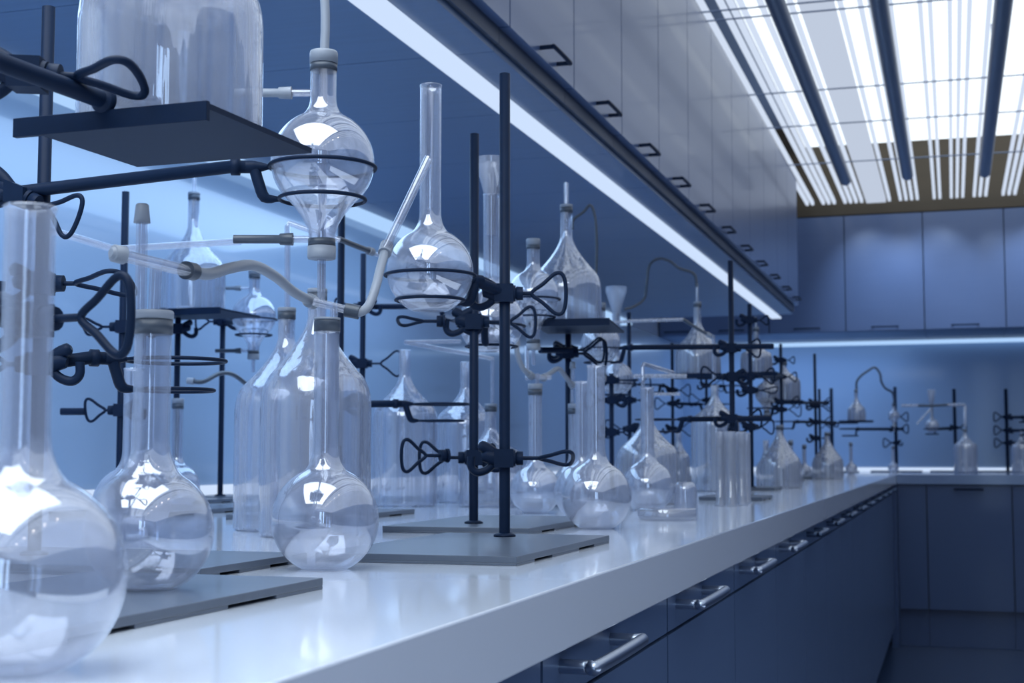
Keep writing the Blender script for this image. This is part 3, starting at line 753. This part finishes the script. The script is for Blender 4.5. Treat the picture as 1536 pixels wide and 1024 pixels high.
for i, (xx, dd) in enumerate(((1081, 2.86), (1097, 2.84), (1113, 2.88), (1088, 2.98), (1106, 3.0), (1120, 3.02))):
    p = G(xx, dd); nmz = ['front left', 'front middle', 'front right', 'rear left', 'rear middle', 'rear right'][i]
    r = root('glass_cylinder', p, 'tall open glass cylinder, %s of the cluster of six' % nmz, 'glass cylinder', 'cluster of tall glass cylinders')
    mb = MB(); mb.lathe([(0, 0), (.0125, 0), (.0125, .002), (.0095, .006), (.0092, .145), (.0102, .148), (.0085, .148), (.0080, .012), (0, .008)], p, 28); mb.build('body', 'funnel', r)
p = G(1024, 3.35); r = root('glass_jar', p, 'little straight glass jar behind the bell jar', 'jar')
mb = MB(); mb.lathe([(0, .001), (.017, 0), (.0178, .003), (.0178, .028), (.0165, .03), (.0165, .003), (0, .002)], p, 32); mb.build('body', 'glassN', r)

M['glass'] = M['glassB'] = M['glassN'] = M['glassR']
# ================================================================== FARTHER SET-UPS
bottle(G(972, 2.98), 'broad bottle directly behind the flask with bent tube', R=.067, Hs=.10, Hn=.165, H=.19)
bB7 = bottle(G(1074, 4.02), 'large open bottle behind the glass cylinders', R=.0685, Hs=zat(632, 4.02) - CT, Hn=zat(600, 4.02) - CT, H=zat(578, 4.02) - CT)
bottle(G(1018, 4.9), 'small bottle between the bent-tube flask and the large bottle', R=.040, nr=.010, Hs=.09, Hn=.14, H=zat(648, 4.9) - CT)
bB9 = bottle(G(1171, 4.45), 'squat stoppered bottle on the bench beyond the glass cylinders', R=.067, Hs=zat(697, 4.45) - CT, Hn=zat(655, 4.45) - CT, H=zat(640, 4.45) - CT, stop=True)
bottle(G(1242, 6.1), 'squat stoppered bottle farthest along the long bench', R=.067, Hs=zat(693, 6.1) - CT, Hn=zat(663, 6.1) - CT, H=zat(650, 6.1) - CT, stop=True)
bottle(G(1150, 4.75), 'straight-sided open bottle behind the squat stoppered bottle', R=.035, nr=.010, Hs=.06, Hn=.105, H=.15)
# far poles
far = {}
for key, x, d, lb in (('a', 1100, 3.22, 'stand with dark rod crossed by a long level arm'), ('b', 1128, 4.15, 'stand right of the glass cylinders'), ('c', 945, 4.4, 'thin stand behind the funnel flask'),
                      ('d', 1174, 5.65, 'stand beyond the squat stoppered bottle'), ('e', 1225, 6.2, 'stand near the far end of the long bench'), ('f', 1010, 5.6, 'thin stand left of the large shelf bottle'),
                      ('g', 1231, 7.0, 'last stand at the far end of the long bench'), ('h', 1061, 6.4, 'thin short stand behind the large open bottle'), ('i', 918, 3.75, 'stand behind the wide-necked flask')):
    g = G(x, d)
    top = {'h': zat(565, 6.4), 'g': zat(583, 7.0), 'i': zat(560, 3.75)}.get(key, 1.4435)
    stand((g.x, g.y), lb, top=top, l=.2, w=.14); far[key] = (x, d, xyz(g, 0))
def fc(key, y, a, label, **kw):
    x, d, g = far[key]; return ring_clamp(xyz(g, zat(y, d)), a, label, **kw)
# bulb in rings held by long arm from stand a
pS4 = P(901, 516, 3.40)
sep_funnel(pS4, 'separating bulb in rings at the left end of the long level arm', R=.0475, nr=.0118, up=.04, dn=.05, arms=False)
fc('a', 522, rightv, 'black ring clamp with the long level arm across the stands', ringc=xyz(pS4, zat(523, 3.4)), R1=.0495, R2=.040, dz=.033, back=.10, size=.045)
fc('a', 628, rightv, 'lower black ring clamp with empty rings on the crossed stand', ringc=P(985, 629, 3.3), R1=.049, R2=.038, dz=.028, back=.09, size=.045)
fc('a', 565, V((-RX, -RY, 0)), 'black clamp with wing nut halfway up the crossed stand', size=.05)
fc('a', 648, toward, 'black clamp lowest on the crossed stand', size=.05)
# funnel flask further
d10 = 4.05; p10 = P(925, 568, d10); b10 = V((p10.x, p10.y, p10.z - .0435))
r10 = flask(b10, 'flask topped by a glass funnel in rings behind the shelf bottle', R=.0478, nr=.0117, H=zat(470, d10) - b10.z)
funnel(r10, b10, zat(470, d10) - b10.z, .0117, .030, zat(430, d10) - zat(470, d10))
fc('c', 576, rightv, 'black ring clamp around the far funnel-topped flask', ringc=xyz(p10, zat(576, d10)), R1=.0495, R2=.038, dz=.03, size=.045)
fc('i', 570, rightv, 'black clamp at the top of the stand behind the wide-necked flask', size=.05, b=toward)
fc('i', 600, rightv * -1, 'black clamp midway on the stand behind the wide-necked flask', size=.05)
fc('i', 648, rightv, 'black clamp low on the stand behind the wide-necked flask', size=.05)
# hexagon shelf with bottle (third)
zq3 = zat(562, 4.2); c3 = P(1047, 562, 4.25)
platform((c3.x, c3.y), .17, .20, zq3, 'black shelf clamp holding the large far bottle', [P(1047, 566, 4.3), P(1128, 566, 4.15)], far['b'][2] + V((0, 0, zq3 - .006)), rightv, size=.05)
b6 = bottle((c3.x, c3.y, zq3 + .0005), 'large stoppered bottle on a shelf right of the bent-tube flask', R=.068, Hs=zat(528, 4.25) - zq3, Hn=zat(490, 4.25) - zq3, H=zat(456, 4.25) - zq3, stop=True, tube=.06)
hose([P(1045, 430, 4.25), P(1043, 415, 4.25), P(1036, 408, 4.25), P(1018, 402, 4.25), P(1005, 392, 4.25), P(988, 388, 4.25), P(974, 398, 4.25), P(970, 425, 4.25), P(966, 448, 4.25), P(950, 460, 4.2), P(936, 464, 4.15)],
     'thin hose looping over from the large far bottle to the funnel flask', r=.0045, ends=(0, 0), mat='rubberD')
grod([P(905, 485, 3.6), P(950, 481, 3.6), P(1025, 479, 3.6)], 'long level glass tube under the end of the wall light reflection', r=.0042)
hose([P(1025, 479, 3.6), P(1045, 492, 3.6), P(1064, 503, 3.6)], 'short dark hose at the end of the long level glass tube', r=.0042, ends=(0, 1), mat='rubberD')
grod([P(1070, 503, 3.6), P(1071, 535, 3.6), P(1071, 572, 3.6)], 'upright glass tube in front of the large far bottle', r=.0045)
grod([P(950, 564, 3.3), P(1030, 564, 3.3)], 'level pale tube behind the bent tube of the open flask', r=.005)
grod([P(980, 591, 3.6), P(1020, 591, 3.6)], 'short level pale tube behind the open flask neck', r=.004)
fc('b', 480, rightv, 'black clamp near the top of the stand right of the cylinders', size=.03)
fc('b', 585, rightv, 'black shelf-height clamp on the stand right of the cylinders', size=.06, b=toward + V((0, 0, .3)))
fc('b', 640, rightv, 'lowest black clamp on the stand right of the cylinders', size=.045)
fc('f', 585, rightv, 'black clamp on the thin stand left of the large shelf bottle', size=.05, ringc=P(975, 577, 5.5), R1=.05, R2=.04, dz=.03)
fc('f', 605, rightv * -1, 'lower black clamp on the thin stand left of the large shelf bottle', size=.05, ringc=P(1075, 606, 5.6), R1=.05, R2=.04, dz=.03)
fc('f', 643, rightv, 'lowest black clamp on the thin stand left of the large shelf bottle', size=.06)
fc('h', 578, rightv, 'black clamp near the top of the thin short stand', size=.06, ringc=P(1105, 578, 6.3), R1=.05, R2=.04, dz=.03)
fc('h', 600, rightv * -1, 'lower black clamp on the thin short stand', size=.06)
fc('c', 600, rightv, 'black clamp midway on the thin stand behind the funnel flask', size=.05)
fc('c', 643, rightv * -1, 'lowest black clamp on the thin stand behind the funnel flask', size=.06)
# bottle hanging beyond stand b and the shelf at stand d
zq4 = zat(602, 5.9); c4 = P(1177, 602, 5.9)
platform((c4.x, c4.y), .17, .18, zq4, 'black shelf clamp holding the bottle beyond the crossed stands', [P(1177, 604, 5.9), P(1240, 604, 6.1)], far['e'][2] + V((0, 0, zq4 - .008)), rightv, size=.05)
bottle((c4.x, c4.y, zq4 + .0005), 'bottle on the shelf beyond the crossed stands', R=.066, Hs=.085, Hn=.13, H=.16, stop=True)
bottle((P(1135, 562, 4.9).x, P(1135, 562, 4.9).y, zat(562, 4.9) + .0045), 'slim stoppered bottle on a small shelf between the two dark rods', R=.055, nr=.010, Hs=.06, Hn=.10, H=.155, stop=True, tube=.04)
c = P(1135, 562, 4.9)
platform((c.x, c.y), .16, .15, zat(562, 4.9) + .004, 'small black shelf between the two dark rods', [P(1135, 565, 4.9), P(1174, 565, 5.6)], far['d'][2] + V((0, 0, zat(565, 5.65))), rightv, size=.04)
p = P(1130, 545, 6.0)
fc('d', 540, rightv, 'small black clamp near the top of the stand beyond the squat bottle', size=.03)
fc('d', 603, rightv, 'black clamp with round wing on the stand beyond the squat bottle', size=.05)
fc('d', 614, rightv, 'black ring clamp lower on the stand beyond the squat bottle', size=.06, ringc=P(1140, 612, 5.6), R1=.05, R2=.04, dz=.03)
fc('e', 604, rightv, 'upper black clamp on the stand near the far end', size=.05)
fc('e', 633, rightv, 'black ring clamp with level arm near the far end', size=.05, ringc=P(1175, 632, 6.1), R1=.05, R2=.04, dz=.03, back=.12)
fc('e', 657, rightv, 'lowest black clamp on the stand near the far end', size=.04)
s5 = P(1150, 590, 5.8)
sep_funnel(s5, 'separating bulb seen between the dark rods on the far stands', R=.0475, nr=.012, up=.045, dn=.05, arms=False)
for x, d, H, lb in ((1187, 5.5, .13, 'little stoppered flask left of the farthest squat bottle'), (1207, 6.4, .12, 'little stoppered flask just left of the far end stands'), (1277, 7.6, .14, 'little stoppered flask at the corner of the benches'),
                    (1340, 8.55, .13, 'little flask under the bulb on the back bench')):
    flask(G(x, d), lb, R=.032, nr=.009, H=H + .02, stop=True)

# ================================================================== BACK BENCH
db = 8.35
def bstand(x, topy, lb, d=8.7):
    g = G(x, d); st = stand((g.x, g.y), lb, top=zat(topy, d), w=.3, l=.2, offy=.1, r=.010); return x, d, xyz(g, 0)
B1 = bstand(1345, 580, 'stand in the corner of the back bench')
B2 = bstand(1434, 583, 'stand left of the bottle on the back bench')
B3 = bstand(1512, 583, 'stand at the right end of the back bench')
B4 = bstand(1249, 582, 'stand in the far corner behind the long bench', 8.55)
far['B1'] = B1; far['B2'] = B2; far['B3'] = B3; far['B4'] = B4
bk = dict(wr=.004, ar=.009, tr=.004)
pb = P(1341, 623, 8.5)
sep_funnel(pb, 'little separating bulb in rings on the back bench corner stand', R=.034, nr=.010, up=.03, dn=.04, arms=False)
fc('B1', 625, rightv, 'upper black clamp with round wing on the back corner stand', size=.06, **bk)
fc('B1', 643, rightv, 'black clamp with long arm to the left on the back corner stand', size=.06, ringc=P(1275, 643, 8.3), R1=.06, R2=.045, dz=.04, back=.09, **bk)
fc('B1', 664, rightv * -1, 'lowest black clamp on the back corner stand', size=.06, **bk)
fc('B2', 641, rightv, 'black ring clamp holding the funnel flask on the back bench', size=.05, ringc=P(1398, 643, 8.35), R1=.046, R2=.036, dz=.03, back=.06, **bk)
for yy, nme in ((625, 'upper'), (645, 'middle'), (664, 'lowest')):
    fc('B3', yy, rightv * -1, nme + ' black clamp on the stand at the right end of the back bench', size=.06, ringc=P(1540, yy, 8.3), R1=.05, R2=.04, dz=.03, back=.05, **bk)
pf = P(1398, 638, 8.35)
r = flask(V((pf.x, pf.y, pf.z - .038)), 'tiny funnel-topped flask in rings on the back bench', R=.041, nr=.010, H=zat(610, 8.35) - pf.z + .038)
funnel(r, V((pf.x, pf.y, pf.z - .038)), zat(610, 8.35) - pf.z + .038, .010, .024, zat(584, 8.35) - zat(610, 8.35))
bl = bottle(G(1449, 8.3), 'stoppered bottle standing on the back bench', R=.067, nr=.012, Hs=.155, Hn=.21, H=.25, stop=True)
mb = MB(); gtube(mb, [P(1448, 640, 8.3), P(1448, 609, 8.3)] + [P(1447, 607, 8.3), P(1421, 607, 8.3)], .010); mb.build('bent_tube', 'glassN', bl)
hose([P(1421, 607, 8.3), P(1400, 608, 8.3), P(1377, 608, 8.3)], 'level dark hose above the funnel flask on the back bench', r=.008, ends=(0, 0), mat='rubberD')
grod([P(1377, 608, 8.3), P(1352, 608, 8.3)], 'level glass tube at the end of the dark hose on the back bench', r=.008)
grod([P(1375, 636, 8.3), P(1396, 613, 8.3)], 'slanted thin glass rod beside the funnel flask on the back bench', r=.006)
bottle(G(1534, 8.3), 'bottle cut by the right edge on the back bench', R=.060, nr=.012, Hs=.15, Hn=.20, H=.24)
pq = P(1285, 631, 8.2); zq5 = pq.z
platform((pq.x, pq.y), .19, .14, zq5, 'black shelf clamp holding the small bottle with looping hose', [P(1286, 634, 8.2), P(1252, 634, 8.5)], B4[2] + V((0, 0, zq5 - .012)), rightv * -1, size=.05)
r = bottle((pq.x, pq.y, zq5 + .0005), 'small stoppered bottle on a shelf in front of the back wall', R=.052, nr=.010, Hs=.06, Hn=.12, H=.175, stop=True)
hose([P(1285, 584, 8.2), P(1285, 573, 8.2), P(1291, 564, 8.2), P(1302, 556, 8.2), P(1312, 551, 8.2), P(1320, 560, 8.2), P(1322, 572, 8.2), P(1328, 582, 8.25), P(1338, 588, 8.3), P(1341, 598, 8.4), P(1341, 607, 8.5)],
     'thin dark hose looping from the small shelf bottle to the corner bulb', r=.0065, ends=(0, 0), mat='rubberD')

# ================================================================== LIGHT
def area(name, loc, rot, sx, sy, power, col):
    l = bpy.data.lights.new(name, 'AREA'); l.shape = 'RECTANGLE'; l.size = sx; l.size_y = sy; l.energy = power; l.color = col
    o = bpy.data.objects.new(name, l); COL.objects.link(o); o.location = loc; o.rotation_euler = rot; return o
# added unseen light box over the near aisle, gives the glass its highlights
r = root('highlight_box', (-.5, .4, 2.0), 'large white light box added out of view over the near end of the aisle', 'light')
mb = MB(); mb.box((-1.20, -.30, 2.00), (-.10, 1.10, 2.01)); mb.build('diffuser', 'soft', r)
mb = MB()
for hx in (-1.1, -.2):
    for hy in (-.2, 1.0): mb.cyl((hx, hy, 2.05), (hx, hy, 2.47), .003, 8)
mb.build('hanging_wires', 'steel', r)
mb = MB(); mb.box((-1.22, -.32, 2.012), (-.08, 1.12, 2.06)); mb.build('housing', 'rail', r)
area('wall_wash_fill', (-1.30, 2.9, 1.69), (0, .04, 0), .45, 2.7, 14, (.45, .68, 1.0))  # extra light without a fixture, added to brighten the near splashback
area('aisle_fill', (1.0, 1.0, .27), (0, PI / 2, 0), .5, 3.0, 8, (.72, .84, 1.0))  # unseen fill added low in the aisle to lift the base doors
area('back_bench_light', (-.9, 8.9, 1.69), (0, 0, 0), 1.3, .5, 5, (.40, .62, 1.0))
for i, x in enumerate((-.50, -.27, .0, .22, .5, .85)):
    l = bpy.data.lights.new('cabinet_spot', 'SPOT'); l.energy = 9; l.color = (.62, .78, 1.0); l.spot_size = 1.25; l.spot_blend = .8; l.shadow_soft_size = .02
    o = bpy.data.objects.new('cabinet_spot', l); COL.objects.link(o); o.location = (x, 8.05 - .12 * (i % 2), 2.44)
    o.rotation_euler = V((.10 * (1 - i % 3), .45, -.52)).to_track_quat('-Z', 'Y').to_euler()
for i in range(5):  # unseen lamps added to put small warm glints in the glass
    x, y = .45, -.9 + .42 * i
    o = root('glint_lamp', (x, y, 2.33), 'small round warm lamp added out of view for glints, %s along the row' % ['first', 'second', 'third', 'fourth', 'last'][i], 'light', 'row of added warm glint lamps')
    mb = MB(); mb.lathe([(0, 2.335), (.03, 2.335)], (x, y, 0), 24); mb.build('lens', 'spot', o)
    mb = MB(); mb.lathe([(.031, 2.332), (.04, 2.33), (.042, 2.345), (.042, 2.37), (0, 2.37)], (x, y, 0), 24); mb.lathe([(0, 2.37), (.004, 2.372), (.004, 2.46)], (x, y, 0), 8); mb.build('housing', 'rail', o)
mb = MB(); mb.box((.30, YF + .001, .35), (.62, YF + .02, 2.3)); struct('highlight_panel_1', mb, 'panel_glow')  # glowing panel added out of view for tall highlights in the bottles
mb = MB(); mb.box((.80, YF + .001, .35), (.98, YF + .02, 2.3)); struct('highlight_panel_2', mb, 'panel_glow')  # narrower added panel, gives the bottles a second streak
w = bpy.data.worlds.new('World'); bpy.context.scene.world = w; w.use_nodes = True
w.node_tree.nodes['Background'].inputs[0].default_value = (.05, .08, .16, 1); w.node_tree.nodes['Background'].inputs[1].default_value = .3

# ------------------------------------------------------------------ camera
cd = bpy.data.cameras.new('Camera'); cam = bpy.data.objects.new('Camera', cd); COL.objects.link(cam)
cam.location = (0, 0, CAMZ); cam.rotation_euler = (PI / 2 + TH, 0, PS)
cd.sensor_width = 36; cd.lens = FP / 1536 * 36; cd.clip_start = .01
cd.dof.use_dof = True; cd.dof.focus_distance = 1.30; cd.dof.aperture_fstop = 15
sc = bpy.context.scene; sc.camera = cam
sc.view_settings.view_transform = 'Standard'; sc.view_settings.look = 'None'
sc.cycles.transparent_max_bounces = 40; sc.cycles.max_bounces = 8; sc.cycles.diffuse_bounces = 4
sc.cycles.caustics_reflective = False; sc.cycles.caustics_refractive = False
sc.cycles.sample_clamp_indirect = 4
